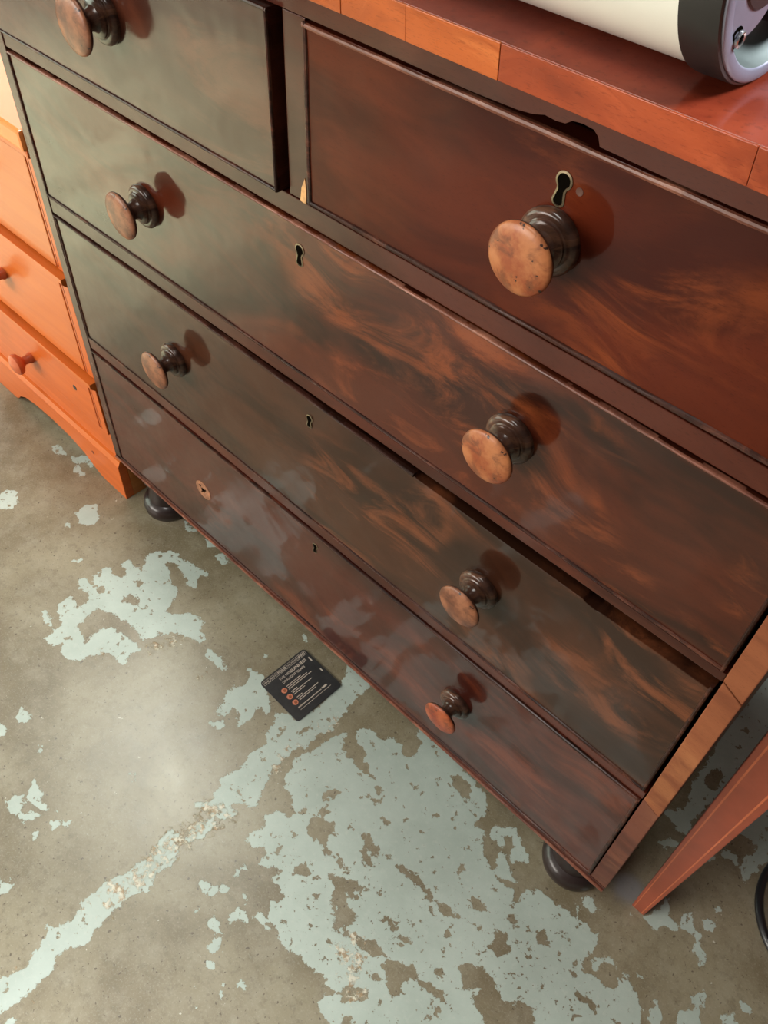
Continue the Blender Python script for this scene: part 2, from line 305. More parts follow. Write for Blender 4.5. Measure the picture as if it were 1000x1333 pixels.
# ------------------------------------------------------------------ floor
PAINT = [[1,132,-53,142,-30,162,-15,196,-10,220,-3,246,2,234,-14,236,-23,248,-35,233,-40,212,-30,189,-27,163,-40,186,-45,204,-56,228,-59,250,-85,251,-101,268,-94,287,-74,313,-68,323,-83,338,-87,343,-98,312,-108,292,-121,284,-143,271,-162,248,-160,229,-160,197,-166,167,-177,166,-195,175,-221,187,-229,209,-232,206,-203,213,-186,236,-179,262,-178,287,-178,273,-195,290,-211,272,-217,253,-212,244,-233,230,-254,218,-272,204,-274,182,-256,174,-277,157,-275,155,-255,123,-259,108,-247,125,-247,150,-254,157,-243,137,-234,113,-226,113,-215,118,-200,138,-199,147,-187,126,-171,105,-178,95,-171,97,-159,116,-157,103,-149,105,-136,103,-120,110,-116,130,-124,144,-110,136,-90,144,-81,157,-86],
[1,113,-98,116,-81,129,-82,129,-95],
[1,-41,-88,-47,-65,-37,-51,-7,-61,2,-72,-2,-92,-20,-95],
[1,-180,-178,-179,-150,-163,-136,-142,-152,-133,-167,-151,-190],
[1,-224,-26,-221,-15,-187,-16,-167,-13,-157,7,-123,6,-119,-8,-146,0,-145,-17,-113,-24,-133,-32,-148,-20,-178,-16,-199,-29],
[1,111,45,133,44,147,46,139,34],
[1,169,45,185,51,200,47,191,38],
[1,219,37,224,49,242,42,238,30],
[1,-32,-117,-28,-110,-19,-117],
[1,45,-158,57,-142,55,-151],
[0,132,-158,130,-148,147,-149,150,-161,137,-164],
[0,182,-138,182,-122,201,-118,210,-128,198,-136],
[0,161,-104,162,-94,176,-95,178,-105],
[1,363,-97,383,-93,413,-98,410,-105,381,-106,369,-106],
[1,435,-73,437,-65,449,-71,465,-64,504,-89,516,-99,495,-104,504,-117,509,-140,502,-148,487,-135,466,-130,479,-152,465,-159,452,-153,456,-138,446,-125,444,-109,457,-96,449,-80],
[1,470,-174,478,-160,489,-163,488,-175],
[1,585,-317,578,-299,586,-272,599,-270,599,-291,591,-313],
[1,558,-202,556,-179,552,-162,557,-138,589,-135,595,-149,594,-171,608,-192,617,-212,610,-219,592,-222,591,-238,606,-242,602,-260,582,-261,570,-260,563,-276,553,-272,566,-248,551,-219],
[1,544,-127,542,-107,526,-93,540,-81,559,-76,567,-48,564,13,559,26,545,48,559,52,597,46,595,27,597,5,603,-12,601,-30,611,-49,601,-69,599,-87,606,-102,595,-102,589,-135,557,-138],
[1,448,31,453,39,464,27,458,25],
[1,432,-36,438,-34,439,-45],
[0,573,-92,581,-70,586,-70,582,-91],
[0,606,-88,608,-57,613,-54,619,-62,610,-82,612,-99,606,-97],
[1,554,-599,560,-587,571,-557,565,-548,564,-525,545,-511,563,-492,562,-474,557,-462,554,-429,558,-410,567,-391,569,-366,561,-341,560,-326,572,-318,590,-331,598,-348,596,-369,605,-382,596,-405,592,-433,595,-465,602,-488,591,-502,589,-523,600,-542,598,-560,597,-581,596,-607,593,-621],
[1,607,-606,610,-599,617,-597,617,-604,612,-609],
[1,643,-255,647,-240,650,-225,642,-212,647,-194,666,-185,672,-172,655,-174,649,-165,631,-164,614,-151,607,-122,613,-95,619,-57,629,-41,642,-61,657,-66,676,-63,693,-67,716,-61,682,-51,669,-38,652,-34,636,-23,646,-5,666,-10,686,5,701,10,717,-4,732,4,725,34,706,42,694,49,717,51,757,50,796,47,830,40,852,32,864,15,863,-5,885,-6,885,-20,904,-28,919,-40,940,-41,953,-41,962,-32,972,-56,972,-35,975,-23,980,-17,998,-10,1011,-12,1032,-8,1052,-4,1075,-2,1082,-15,1079,-30,1079,-46,1091,-53,1107,-45,1114,-49,1130,-41,1132,-28,1135,-21,1152,-26,1160,-33,1168,-37,1186,-62,903,-336,885,-325,869,-317,873,-297,855,-294,831,-299,807,-303,785,-308,766,-301,746,-297,735,-284,748,-271,730,-261,713,-262,713,-246,700,-254,683,-261,682,-246,670,-236,668,-244,654,-254],
[1,885,11,892,23,908,31,927,22,944,16,948,6,938,-8,923,-10,926,7,913,18,902,11,914,-4,937,-17,954,-27,931,-41,921,-33,916,-12,890,-1],
[0,671,-127,691,-104,697,-110,686,-126,696,-138,707,-137,697,-156,690,-158,688,-141],
[0,683,-165,697,-156,716,-146,736,-159,726,-165,745,-183,736,-187,717,-183,703,-188],
[0,719,-68,736,-59,743,-69,729,-73],
[0,713,-89,742,-77,743,-83,723,-92],
[0,759,-94,773,-90,779,-98,767,-100],
[0,789,-93,805,-93,802,-99],
[0,753,-129,762,-122,779,-130,795,-127,793,-143,775,-144],
[0,774,-149,795,-146,813,-154,797,-157,783,-158],
[0,788,24,798,34,820,36,832,21,826,12,800,16],
[0,835,18,845,24,849,17,839,13],
[0,807,-38,816,-30,818,-33,810,-41],
[0,831,-24,839,-18,842,-21,835,-27],
[0,846,-17,854,-10,856,-13,848,-19],
[0,883,-18,896,-8,897,6,912,-7,924,-31,917,-38,900,-28],
[0,794,-129,830,-122,853,-117,889,-119,946,-111,944,-115,893,-128,872,-128,857,-126,833,-129],
[0,860,-125,867,-118,890,-120,891,-130,879,-132],
[0,899,-128,903,-120,922,-118,915,-129],
[0,956,-109,956,-108,982,-102,980,-105],
[0,751,-206,763,-200,788,-188,795,-177,810,-179,824,-170,819,-183,801,-197,783,-206,766,-203],
[0,783,-214,794,-203,818,-213,833,-219,830,-242,805,-235],
[0,850,-188,864,-184,889,-188,878,-194,858,-194],
[0,920,-82,937,-78,954,-83,936,-96],
[0,973,-72,980,-61,994,-68,989,-77],
[0,781,-74,787,-68,791,-75],
[0,883,-67,889,-61,892,-65,888,-69],
[0,752,-176,770,-180,786,-173,788,-179,768,-186],
[0,967,-161,993,-138,1019,-141,1033,-155,1050,-141,1066,-129,1094,-161,1054,-199,1024,-185,1004,-181,1005,-164,988,-181,976,-168],
[0,896,-222,920,-207,934,-203,940,-213,932,-230,943,-235,929,-252,916,-243,898,-232],
[0,941,-215,952,-201,975,-200,998,-205,979,-209,952,-216],
[0,845,-236,867,-218,894,-217,887,-230,857,-240],
[0,875,-286,902,-263,912,-274,890,-300],
[0,885,-254,896,-244,909,-243,900,-255],
[0,980,-118,974,-91,987,-85,1005,-100,995,-120],
[0,923,-135,930,-132,938,-144,932,-148],
[0,850,-187,861,-183,891,-187,910,-181,910,-188,889,-192,856,-192],
[0,899,-308,909,-301,935,-317,921,-330],
[0,923,-278,941,-272,941,-279,928,-283],
[0,976,-220,984,-215,988,-223,981,-226],
[0,946,-187,953,-181,959,-188,953,-192],
[0,1006,-134,1038,-109,1038,-111,1007,-135],
[0,891,-159,896,-155,898,-158,893,-162],
[0,717,-230,725,-219,747,-215,748,-222,727,-239],
[0,688,-237,685,-221,692,-226,693,-237],
[0,703,-180,722,-161,744,-181,726,-180],
[0,753,-130,761,-122,795,-156,778,-155],
[0,770,-199,787,-193,803,-209,832,-219,833,-238,819,-245,785,-217],
[0,762,-236,775,-230,781,-238,773,-243],
[0,826,-245,861,-223,870,-235,849,-235],
[0,753,-205,783,-201,802,-200,824,-189,824,-193,802,-204,783,-204],
[0,818,-263,825,-259,829,-263,824,-266],
[1,642,-339,649,-331,664,-330,672,-317,680,-314,677,-320,671,-329,672,-336,657,-341],
[1,694,-362,695,-351,705,-348,713,-353,720,-353,726,-367,734,-371,721,-382,719,-364,710,-357,699,-364],
[1,707,-338,709,-323,702,-317,713,-316,726,-321,731,-312,733,-303,756,-308,735,-311,730,-321,717,-326,719,-344],
[1,666,-292,670,-284,677,-292,674,-301],
[1,696,-306,700,-301,713,-303,712,-307],
[1,776,-381,781,-373,789,-375,784,-382],
[1,765,-395,768,-389,779,-403],
[1,743,-417,750,-410,747,-417],
[1,668,-277,673,-274,676,-279,672,-281],
[1,735,-390,739,-386,743,-388,740,-392],
[1,754,-429,757,-427,761,-432],
[1,670,-359,672,-355,675,-360,674,-364],
[1,248,-381,243,-368,266,-366,271,-375,262,-387],
[1,237,-410,248,-401,268,-410,259,-422],
[1,372,-439,358,-418,385,-418,392,-428,421,-420,410,-429,388,-434,374,-444,391,-458,397,-447,411,-435,406,-459,394,-459,375,-464,362,-461,359,-444],
[1,421,-457,427,-453,435,-460],
[1,445,-528,468,-515,473,-523,467,-541],
[1,314,-382,320,-379,325,-384],
[1,449,-311,454,-307,460,-313],
[1,430,-433,436,-427,441,-433],
[1,441,-422,448,-414,451,-421],
[1,1037,18,1041,28,1057,25,1061,17,1055,9],
[1,1033,7,1041,9,1041,3],
[1,1110,61,1117,85,1119,106,1128,96,1148,79,1131,74,1129,60],
[1,1145,104,1151,113,1165,95,1177,99,1181,83,1190,80,1198,70,1193,67,1179,73,1177,83,1169,91,1154,89],
[1,1168,117,1181,123,1187,113,1179,105],
[1,1101,-18,1105,-8,1115,-14,1106,-22],
[1,1088,-33,1097,-25,1102,-38,1093,-40],
[1,1206,23,1212,40,1218,42,1224,26,1214,13],
[1,1202,-6,1217,19,1244,-4,1217,-31],
[1,1177,-32,1187,-20,1203,-45,1194,-53],
[1,1247,31,1257,44,1274,25,1259,10],
[1,1257,62,1264,66,1272,63,1263,57],
[1,1069,166,1079,182,1089,183,1087,169,1076,161],
[1,1050,209,1066,234,1084,243,1090,214,1084,204,1061,204],
[1,1143,221,1156,224,1165,215,1149,217,1133,193,1142,215],
[1,1092,53,1096,55,1097,51],
[1,1176,142,1179,146,1184,143],
[1,1114,-26,1117,-22,1121,-29,1119,-31],
[1,1128,-14,1135,-13,1136,-18,1131,-19],
[1,1142,-6,1149,-2,1151,-7],
[1,1174,-17,1178,-15,1178,-19],
[0,1014,-54,1019,-45,1029,-51,1038,-58,1031,-64,1021,-66],
[0,1032,-32,1037,-25,1057,-34,1058,-39,1044,-40],
[0,994,-62,997,-59,998,-62],
[0,1076,-63,1086,-61,1083,-68],
[0,1094,-77,1109,-73,1126,-71,1128,-80,1115,-81,1098,-83],
[0,1092,-90,1099,-90,1102,-98],
[0,1130,-51,1137,-45,1137,-49],
[0,1020,-80,1024,-77,1026,-80],
[0,1111,-101,1116,-97,1117,-101],
[1,1069,230,1059,279,1050,376,1012,599,1008,910,1134,791,1127,381,1081,231,1091,204,1076,197],
[1,1142,260,1157,323,1194,398,1221,343,1197,271,1189,236,1182,193,1170,230,1171,261],
[0,1063,317,1068,331,1089,318,1086,289,1067,287],
[0,1164,251,1170,263,1174,245]]
CRUST = [[560,-479,555,-460,550,-430,556,-409,563,-388,558,-378,560,-366,559,-346,554,-336,559,-323,563,-315,570,-300,584,-294,602,-315,600,-343,602,-371,598,-407,598,-425,597,-449,582,-457,567,-441,569,-467],
[564,-525,568,-525,569,-550,565,-573,561,-587,558,-586,565,-557],
[558,-492,563,-483,567,-489,557,-501],
[549,-342,561,-311,564,-280,553,-267,561,-244,591,-238,605,-220,613,-240,610,-267,602,-302,587,-331,565,-353],
[291,-155,292,-128,308,-112,318,-133,311,-160],
[388,-149,390,-122,405,-122,399,-148],
[572,-120,592,-100,598,-115,608,-151,597,-168,588,-152],
[585,-64,598,-17,616,-44,601,-69],
[282,-170,287,-146,294,-113,316,-111,323,-135,301,-170],
[239,-239,235,-218,244,-202,259,-230,255,-241],
[825,-259,861,-223,900,-262,886,-282,864,-285],
[567,-315,596,-287,596,-317,595,-337],
[609,-588,613,-569,628,-578,612,-600],
[829,-235,855,-216,873,-241,855,-259],
[879,-282,902,-260,914,-279,895,-298]]

def field(polys, X, Y, soft, signed=True):
    """signed distance (in `soft` metres) of the grid to a list of polygons painted one over another"""
    F = np.full(X.shape, -1.0)
    for s, *fl in polys:
        p = np.array(fl, float).reshape(-1, 2) / 1000.0
        lo = p.min(0) - soft * 1.2; hi = p.max(0) + soft * 1.2
        ix = np.where((X[0] >= lo[0]) & (X[0] <= hi[0]))[0]; iy = np.where((Y[:, 0] >= lo[1]) & (Y[:, 0] <= hi[1]))[0]
        if len(ix) == 0 or len(iy) == 0: continue
        sl = (slice(iy[0], iy[-1] + 1), slice(ix[0], ix[-1] + 1)); x = X[sl]; y = Y[sl]
        ins = np.zeros(x.shape, bool); D = np.full(x.shape, 9.0)
        for a, b in zip(p, np.roll(p, -1, 0)):
            c = ((a[1] > y) != (b[1] > y)) & (x < (b[0] - a[0]) * (y - a[1]) / (b[1] - a[1] + 1e-12) + a[0]); ins ^= c
            d = b - a; t = np.clip(((x - a[0]) * d[0] + (y - a[1]) * d[1]) / (d @ d + 1e-12), 0, 1)
            D = np.minimum(D, np.hypot(x - a[0] - t * d[0], y - a[1] - t * d[1]))
        v = np.clip(np.where(ins, D, -D) / soft, -1, 1)
        F[sl] = np.maximum(F[sl], v) if s else np.minimum(F[sl], -v)
    return F
def build_floor():
    st = 0.004
    xs = np.concatenate([[-6, -3, -1.5, -.9], np.arange(-.62, 1.46, st), [1.8, 3, 6]])
    ys = np.concatenate([[-6, -3, -1.5, -.9], np.arange(-.66, .62, st), [1, 2, 4, 6]])
    X, Y = np.meshgrid(xs, ys); F = field(PAINT, X, Y, .010); G = field([[1] + p for p in CRUST], X, Y, .012)
    nx, ny = len(xs), len(ys); co = np.stack([X, Y, np.zeros_like(X)], -1).reshape(-1, 3)
    i = np.arange(nx - 1)[None, :] + nx * np.arange(ny - 1)[:, None]
    q = np.stack([i, i + 1, i + 1 + nx, i + nx], -1).reshape(-1, 4)
    me = bpy.data.meshes.new('floor'); me.vertices.add(len(co)); me.vertices.foreach_set('co', co.ravel())
    me.loops.add(q.size); me.loops.foreach_set('vertex_index', q.ravel().astype(np.int32))
    me.polygons.add(len(q)); me.polygons.foreach_set('loop_start', np.arange(0, q.size, 4, dtype=np.int32))
    me.update(calc_edges=True)
    for nm, A in (('paint', F), ('crust', G * .5 + .5)):
        at = me.attributes.new(nm, 'FLOAT', 'POINT'); at.data.foreach_set('value', A.ravel().astype(np.float32))
    me.materials.append(M['floor']); o = bpy.data.objects.new('floor', me); C.objects.link(o); o['kind'] = 'structure'
build_floor()

# ------------------------------------------------------------------ the mahogany chest
W, DEP, HT = 1.05, 0.56, 1.0108  # depth stretched out of view to block light from behind
RO = (0.525, 0.25, 0)
chest = root('chest_of_drawers', RO, 'large dark mahogany chest with two short and three long drawers and turned wooden knobs', 'chest of drawers')
mk('side_panel', box(.0, .02, .022, DEP, .12, HT, .001), M['carc'], chest, RO)
mk('side_panel', box(W - .02, W, .022, DEP, .12, HT, .001), M['carc'], chest, RO)
mk('back_panel', box(.02, W - .02, DEP - .012, DEP, .12, HT), M['inner'], chest, RO)
mk('bottom_board', box(.02, W - .02, .022, DEP - .012, .122, .132), M['inner'], chest, RO)
# left stile, right stile in three veneered lengths
mk('stile', box(0, .0185, 0, .022, .12, HT, .0012), M['stilel'], chest, RO)
mk('stile', prism([(1.0275, .1195), (W, .1195), (W, .366), (1.0287, .3775)], 0.0006, .022, bev=.001), M['stile2'], chest, RO, label='lower length of the right stile, dull brown')
mk('stile', prism([(1.0290, .3785), (W + .0003, .368), (W + .0003, .609), (1.0285, .6215)], -.0004, .022, bev=.001), M['stile'], chest, RO, label='middle length of the right stile, worn orange brown')
mk('stile', prism([(1.0280, .6225), (W, .610), (W, HT), (1.0275, HT)], .0002, .022, bev=.001), M['stile'], chest, RO, label='upper length of the right stile')
def rail(x0, x1, z0, z1, zr0=None, zr1=None, mat='rail'):
    zr0 = z0 if zr0 is None else zr0; zr1 = z1 if zr1 is None else zr1
    mk('rail', prism([(x0, z0), (x1, zr0), (x1, zr1), (x0, z1)], 0.0012, .022, bev=.0008), M[mat], chest, RO)
    mk('dust_board', box(x0, x1, .024, .46, (z0 + z1) / 2 - .004, (z0 + z1) / 2 + .004), M['inner'], chest, RO)
# top rail with the chipped lower edge
mk('top_rail', prism([(.0185, .9875), (.60, .9870), (.70, .9866), (.740, .9878), (.752, .9892), (.761, .9918), (.770, .9912), (.777, .9920), (.7815, .9952), (.789, .9962),
                      (.7975, .9955), (.8015, .9925), (.804, .9872), (.86, .9862), (.95, .9870), (1.0275, .9872), (1.0275, HT), (.0185, HT)], .0012, .020), M['rail'], chest, RO, label='top rail with a chip broken out of its lower edge')
mk('divider', prism([(.5125, .836), (.5362, .836), (.5395, .9865), (.5140, .9865)], .0010, .03, bev=.0008), M['rail'], chest, RO)
mk('split_chip', prism([(.5268, .8352), (.5345, .8345), (.5352, .8420), (.5350, .8500), (.5338, .8590), (.5318, .8540), (.5292, .8490)], .0002, .004, bev=.0005), M['raw'], chest, RO, label='pale raw wood where a sliver broke off the divider')
rail(.0185, 1.0275, .8135, .8325, .8150, .8370)
rail(.0185, 1.0275, .6035, .6260, .6190, .6305)
rail(.0185, 1.0275, .3745, .3945, .3735, .3880)
# narrow rail below the bottom drawer
mk('base_rail', prism([(0, .1195), (W, .1195), (W, .1325), (0, .1295)], 0.0, .022, bev=.0012), M['rail'], chest, RO)
mk('base_moulding', bead([(0.001, .1220), (1.049, .1222)], .0046, -.0028, .002, .1), M['bead'], chest, RO)

def knob(parent, x, z, R=.026, r=.0240, L=.0385, face='kface', y=-.001, seed=0):
    k = R / .026; o = (x, y, z)
    p1 = [(-.002, r * .96), (.0015, r), (.0035, r * 1.0), (.0062, r * .93), (.0072, r * .82), (.0070, r * .74), (.0078, r * .70), (.0098, r * .70), (.0112, r * .60), (.012, 0)]
    rs = mk('rosette', lathe(p1, o, (0, -1, 0), 44), M['knobd'], parent, o, True)
    h = [(.010, .0125 * k), (.0125, .0108 * k), (.0160, .0092 * k), (.0195, .0094 * k), (.0225, .0118 * k), (.0250, .0165 * k), (.0272, .0215 * k), (.0288, .0245 * k), (.0302, .0258 * k), (.0318, R),
         (.0330, .0257 * k), (.0343, .0240 * k), (.0356, .0195 * k), (.0366, .012 * k), (.0370, .005 * k), (.0371, 0)]
    h = [(d * L / .0371, q) for d, q in h]
    mk('knob', lathe(h, o, (0, -1, 0), 44, matf=lambda i: 1 if i >= 9 else 0), [M['knobd'], M[face]], parent, o, True)
def escutcheon(parent, x, z, s=1.0, tilt=0.0, y=-.0006):
    def outline(a):
        pts = []; cx = .0; rt = .0050 + a; rb = .0036 + a
        for i in range(15): t = math.radians(-52 + i * 284 / 14); pts.append((rt * math.cos(t), .0060 + rt * math.sin(t)))
        pts.append((-.0022 - a, -.001))
        for i in range(9): t = math.radians(180 + i * 180 / 8); pts.append((rb * math.cos(t), -.0085 + rb * .8 * math.sin(t)))
        pts.append((.0022 + a, -.001))
        ct, st = math.cos(tilt), math.sin(tilt)
        return [(x + s * (u * ct - v * st), z + s * (u * st + v * ct)) for u, v in pts]
    bm = bmesh.new(); A = outline(.0014); B = outline(0); n = len(A)
    vs = {}
    for key, P, yy in (('a0', A, y + .003), ('a1', A, y), ('b1', B, y - .0003), ('b0', B, y + .003)): vs[key] = [bm.verts.new((u, yy, v)) for u, v in P]
    for k0, k1 in (('a0', 'a1'), ('a1', 'b1'), ('b1', 'b0')):
        for i in range(n): bm.faces.new((vs[k0][i], vs[k0][(i + 1) % n], vs[k1][(i + 1) % n], vs[k1][i]))
    mk('escutcheon', bm, M['brass'], parent, (x, y, z), True, label='tarnished brass keyhole lining')
    mk('keyhole', prism(outline(-.0002), y + .0004, y + .0020), M['void'], parent, (x, y, z), label='dark keyhole')

def drawer(q, mat, y=0.0, beads='tblr', bw=.0033, bmats=None, thick=.02, top_path=None, lab=None):
    """q = (left x, right x, [bottom-left z, bottom-right z], [top-left z, top-right z])"""
    xl, xr, zb, zt = q
    face = top_path or [(xl, zt[0]), (xr, zt[1])]
    pts = [(xl, zb[0]), (xr, zb[1])] + face[::-1]
    bm = prism(pts, y, y + thick, bev=.0008)
    zl = min(p[1] for p in face) - .012
    add_box(bm, xl + .004, xr - .004, y + thick, .44, max(zb) + .004, zl)
    d = mk('drawer', bm, M[mat], chest, (xl, y, zb[0]), label=lab); bmats = bmats or {}
    h = bw / 2
    P = {'b': [(xl, zb[0] + h), (xr, zb[1] + h)], 't': [(xl, zt[0] - h), (xr, zt[1] - h)], 'l': [(xl + h, zb[0]), (xl + h, zt[0])], 'r': [(xr - h, zb[1]), (xr - h, zt[1])]}
    for s in beads:
        mk('cock_bead', bead(P[s], bw, y - .0020, y + .003, .16), M[bmats.get(s, 'beadd')], d, (xl, y, zb[0]))
    return d
d = drawer((.0205, .5045, [.8350, .8362], [.9850, .9858]), 'd1l', -.006, lab='short left drawer, standing slightly proud')
knob(d, .2660, .9150, .0270, .0250, .0375, 'kface2', -.007)
escutcheon(d, .2660, .9530, .9, 0, -.0066)
d = drawer((.5380, 1.0245, [.8372, .8405], [.9845, .9855]), 'd1r', 0, bw=.0046, bmats={'t': 'bead'}, lab='short right drawer of redder mahogany')
knob(d, .7845, .9155, .0262, .0245, .0385, 'kface')
escutcheon(d, .7848, .9525, 1.02, -.12)
mk('filled_screw_hole', lathe([(0, 0), (.0002, .0028), (-.002, .0028)], (.7980, -.0001, .9560), (0, -1, 0), 14), M['carc'], d, (.798, 0, .956))
d = drawer((.0210, 1.0245, [.6292, .6340], [.8105, .8120]), 'd2', 0, bmats={'t': 'bead'}, lab='upper long drawer')
knob(d, .2650, .7190, .0265, .0245, .0375, 'kface2'); knob(d, .7862, .7290, .0262, .0240, .0375, 'kface')
escutcheon(d, .5235, .7790, .98, -.06)
tp = [(.0225, .6012), (.30, .6028), (.683, .6020), (.686, .5992), (.80, .5990), (.893, .5998), (.897, .5978), (.908, .5968), (.914, .5985), (1.0250, .6010)]
d = drawer((.0225, 1.0250, [.3970, .3915], [.6012, .6075]), 'd3', .0006, beads='blr', top_path=tp, lab='middle long drawer with a broken top edge')
mk('cock_bead', bead([(.0225, .6005), (.30, .6020), (.684, .6018)], .0040, -.0018, .004, .2), M['beadd'], d, (.0225, 0, .397), label='top bead broken off towards the right')
knob(d, .2655, .5000, .0265, .0240, .0375, 'kface2'); knob(d, .7862, .5095, .0258, .0238, .0375, 'kface2')
escutcheon(d, .5276, .5690, .80, -.08)
d = drawer((.0195, 1.0265, [.1318, .1345], [.3718, .3715]), 'd4', 0, beads='tblr', bw=.004, lab='deep bottom drawer with one knob missing')
knob(d, .7870, .2620, .0240, .0225, .0350, 'kface3')
escutcheon(d, .5290, .3400, .80, -.1)
mk('knob_seat', lathe([(0, 0), (.0004, .0150), (.0002, .0175), (-.002, .0178)], (.275, -.0002, .2505), (0, -1, 0), 30), M['bare'], d, (.275, 0, .2505), True, label='bare round scar where the left knob is missing')
bm = bmesh.new()
for a, b, rr in ((0, 0, .0042), (-.006, .007, .0022), (.006, .004, .0018), (-.004, -.006, .0016)):
    add_lathe(bm, [(0, 0), (0, rr), (-.0006, rr)], (.275 + a, -.0008, .2505 + b), (0, -1, 0), 12)
mk('screw_hole', bm, M['void'], d, (.275, 0, .2505))
# bun feet
for fx, fy in ((.061, .050), (.994, .056), (.060, .43), (.990, .43)):
    mk('foot', lathe([(0, 0), (0, .0425), (.003, .0450), (.012, .0465), (.022, .0450), (.028, .0410), (.031, .0350), (.036, .0345), (.048, .0320), (.062, .0290), (.074, .0290), (.078, .0370), (.086, .0395), (.094, .0370), (.099, .0320), (.1195, .0320), (.1195, 0)], (fx, fy, 0), (0, 0, 1), 44),
       M['foot'], chest, (fx, fy, 0), True, label='dark turned bun foot' )
# top board with cross-banded front edge
mk('top_board', box(-.018, W + .018, -.0185, DEP + .01, HT, 1.0322, .0008), M['top'], chest, RO)
xs = [-.018, .16, .33, .46, .600, .660, .737, .905, W + .018]
ms = ['edge2', 'edge1', 'edge2', 'edge1', 'edge1', 'edge1', 'edge1', 'edge2', 'edge2']
for i, (a, b) in enumerate(zip(xs, xs[1:])):
    mt = 'edge1' if b <= .74 else 'edge2'
    mk('edge_veneer', prism([(a + .0002, HT - .0002), (b - .0002, HT - .0002), (b - .0002 - .0012, 1.0318), (a + .0002 - .0012, 1.0318)], -.0200 - .0003 * (i % 2), -.0184, bev=.0004), M[mt], chest, RO)

# ------------------------------------------------------------------ the small orange pine chest on the left
PO = (-.25, .2, 0)
pc = root('bedside_chest', PO, 'small bright orange pine chest of three drawers left of the dark mahogany chest', 'chest of drawers')
XL, XR, PD = -.492, -.0085, .38
mk('carcase', box(XL + .004, XR - .004, .014, PD, .075, .680, .001), M['pinee'], pc, PO)
mk('top_board', box(XL - .006, XR + .003, -.004, PD + .006, .677, .7060, .005), M['pinet'], pc, PO)
mk('top_moulding', box(XL, XR, .001, .03, .6655, .6765, .003), M['pine'], pc, PO)
# tiers: each lower one steps a little further forward, capped by a bevelled ledge
def tier(z0, z1, y, mat, ledge, knobz, kx=-.2385, kface='pined'):
    for sx0, sx1 in ((XL + .004, XL + .028), (XR - .0235, XR - .0015)):
        mk('stile', box(sx0, sx1, y, .03, z0, z1, .0012), M['pine2'], pc, PO)
        mk('groove_shade_strip', box((sx0 + sx1) / 2 - .0065, (sx0 + sx1) / 2 - .0052, y - .0003, y + .002, z0 + .004, z1 - .004), M['pined'], pc, PO)  # raised dark strip, a groove's shade put into its colour
    bm = prism([(XL + .0295, z0 + .002), (XR - .025, z0 + .002), (XR - .025, z1 - .002), (XL + .0295, z1 - .002)], y - .001, y + .018, bev=.002)
    add_box(bm, XL + .034, XR - .03, y + .018, .33, z0 + .006, z1 - .01)
    d = mk('drawer', bm, M[mat], pc, (XL, y, z0))
    if ledge:
        prof = [(y - .009, z1 + .0165), (.016, z1 + .0165), (.016, z1 + .0015), (y - .002, z1 + .0005), (y - .0065, z1 + .005), (y - .009, z1 + .009)]
        mk('ledge', prism(prof, XL + .002, XR + .0015, 'yz', .0008), M['pine'], pc, PO)
    o = (kx, y - .001, knobz)
    mk('knob', lathe([(-.002, .010), (.004, .0105), (.008, .0085), (.016, .0078), (.020, .0115), (.024, .0180), (.029, .0205), (.034, .0195), (.038, .0135), (.040, .005), (.0402, 0)], o, (0, -1, 0), 32), M['pknob'], d, o, True)
    return d
M['pknob'] = pine('red_stained_knob', (.42, .075, .022), (.60, .13, .04), 6.0)
tier(.4880, .6650, .0080, 'pine3', False, .565)
tier(.2900, .4690, .0045, 'pine', True, .3800)
d3 = tier(.1640, .2690, .0010, 'pine2', True, .2020)
mk('screw_head', lathe([(0, 0), (.0006, .0050), (-.001, .0058)], (-.0865, -.0002, .2258), (0, -1, 0), 18), M['ring'], d3, (-.0865, 0, .2258), True)
mk('base_board', box(XL + .006, XR - .003, .0085, .03, .088, .1625, .001), M['pine2'], pc, PO)
def apron():
    p = [(XL, 0), (-.398, 0), (-.385, .006), (-.372, .020), (-.345, .034), (-.30, .043), (-.24, .046), (-.18, .042), (-.135, .030), (-.110, .014), (-.088, .003), (-.070, 0), (XR + .004, 0),
         (XR + .004, .090), (XL, .090)]
    return prism(p, -.0015, .016, bev=.0015)
mk('plinth', apron(), M['pine2'], pc, PO, label='shaped plinth cut with a shallow arch')
mk('plinth_cap', prism([(-.0015, .0885), (.012, .0885), (.012, .1005), (.0035, .0985)], XL - .002, XR + .006, 'yz'), M['pine'], pc, PO)
mk('plinth_side', box(XR - .010, XR + .004, .016, PD, 0, .090, .001), M['pinee'], pc, PO)
mk('plinth_side', box(XL, XL + .014, .016, PD, 0, .090, .001), M['pinee'], pc, PO)
mk('nail_hole', lathe([(0, 0), (.0003, .0038), (-.001, .004)], (-.093, -.0017, .062), (0, -1, 0), 12), M['pined'], pc, PO)

# ------------------------------------------------------------------ the telescope tube lying on top
zt = 1.0322; Rr = .0754; TX, TY, TZ = .8644, .0492, zt + Rr
tel = root('telescope_tube', (.5, TY, zt), 'thick white telescope tube with a black end ring lying on the dark chest', 'telescope')
A = (-1, 0, 0)
mk('tube', lathe([(.010, .0727), (.020, .0729), (.70, .0729), (.71, .0727), (.71, .068), (.010, .068)], (TX, TY, TZ), A, 96), M['white'], tel, (.5, TY, TZ), True)
mk('end_ring', lathe([(.0010, .0722), (.0000, .0740), (.0008, .0752), (.0030, Rr), (.0215, Rr), (.0240, .0750), (.0246, .0735), (.0246, .0700), (.0010, .0700)], (TX, TY, TZ), A, 96), M['blackm'], tel, (TX, TY, TZ), True)
mk('front_ring', lathe([(.69, .070), (.69, .0750), (.692, Rr), (.718, Rr), (.72, .0750), (.72, .066), (.69, .066)], (TX, TY, TZ), A, 96), M['blackm'], tel, (TX, TY, TZ), True)
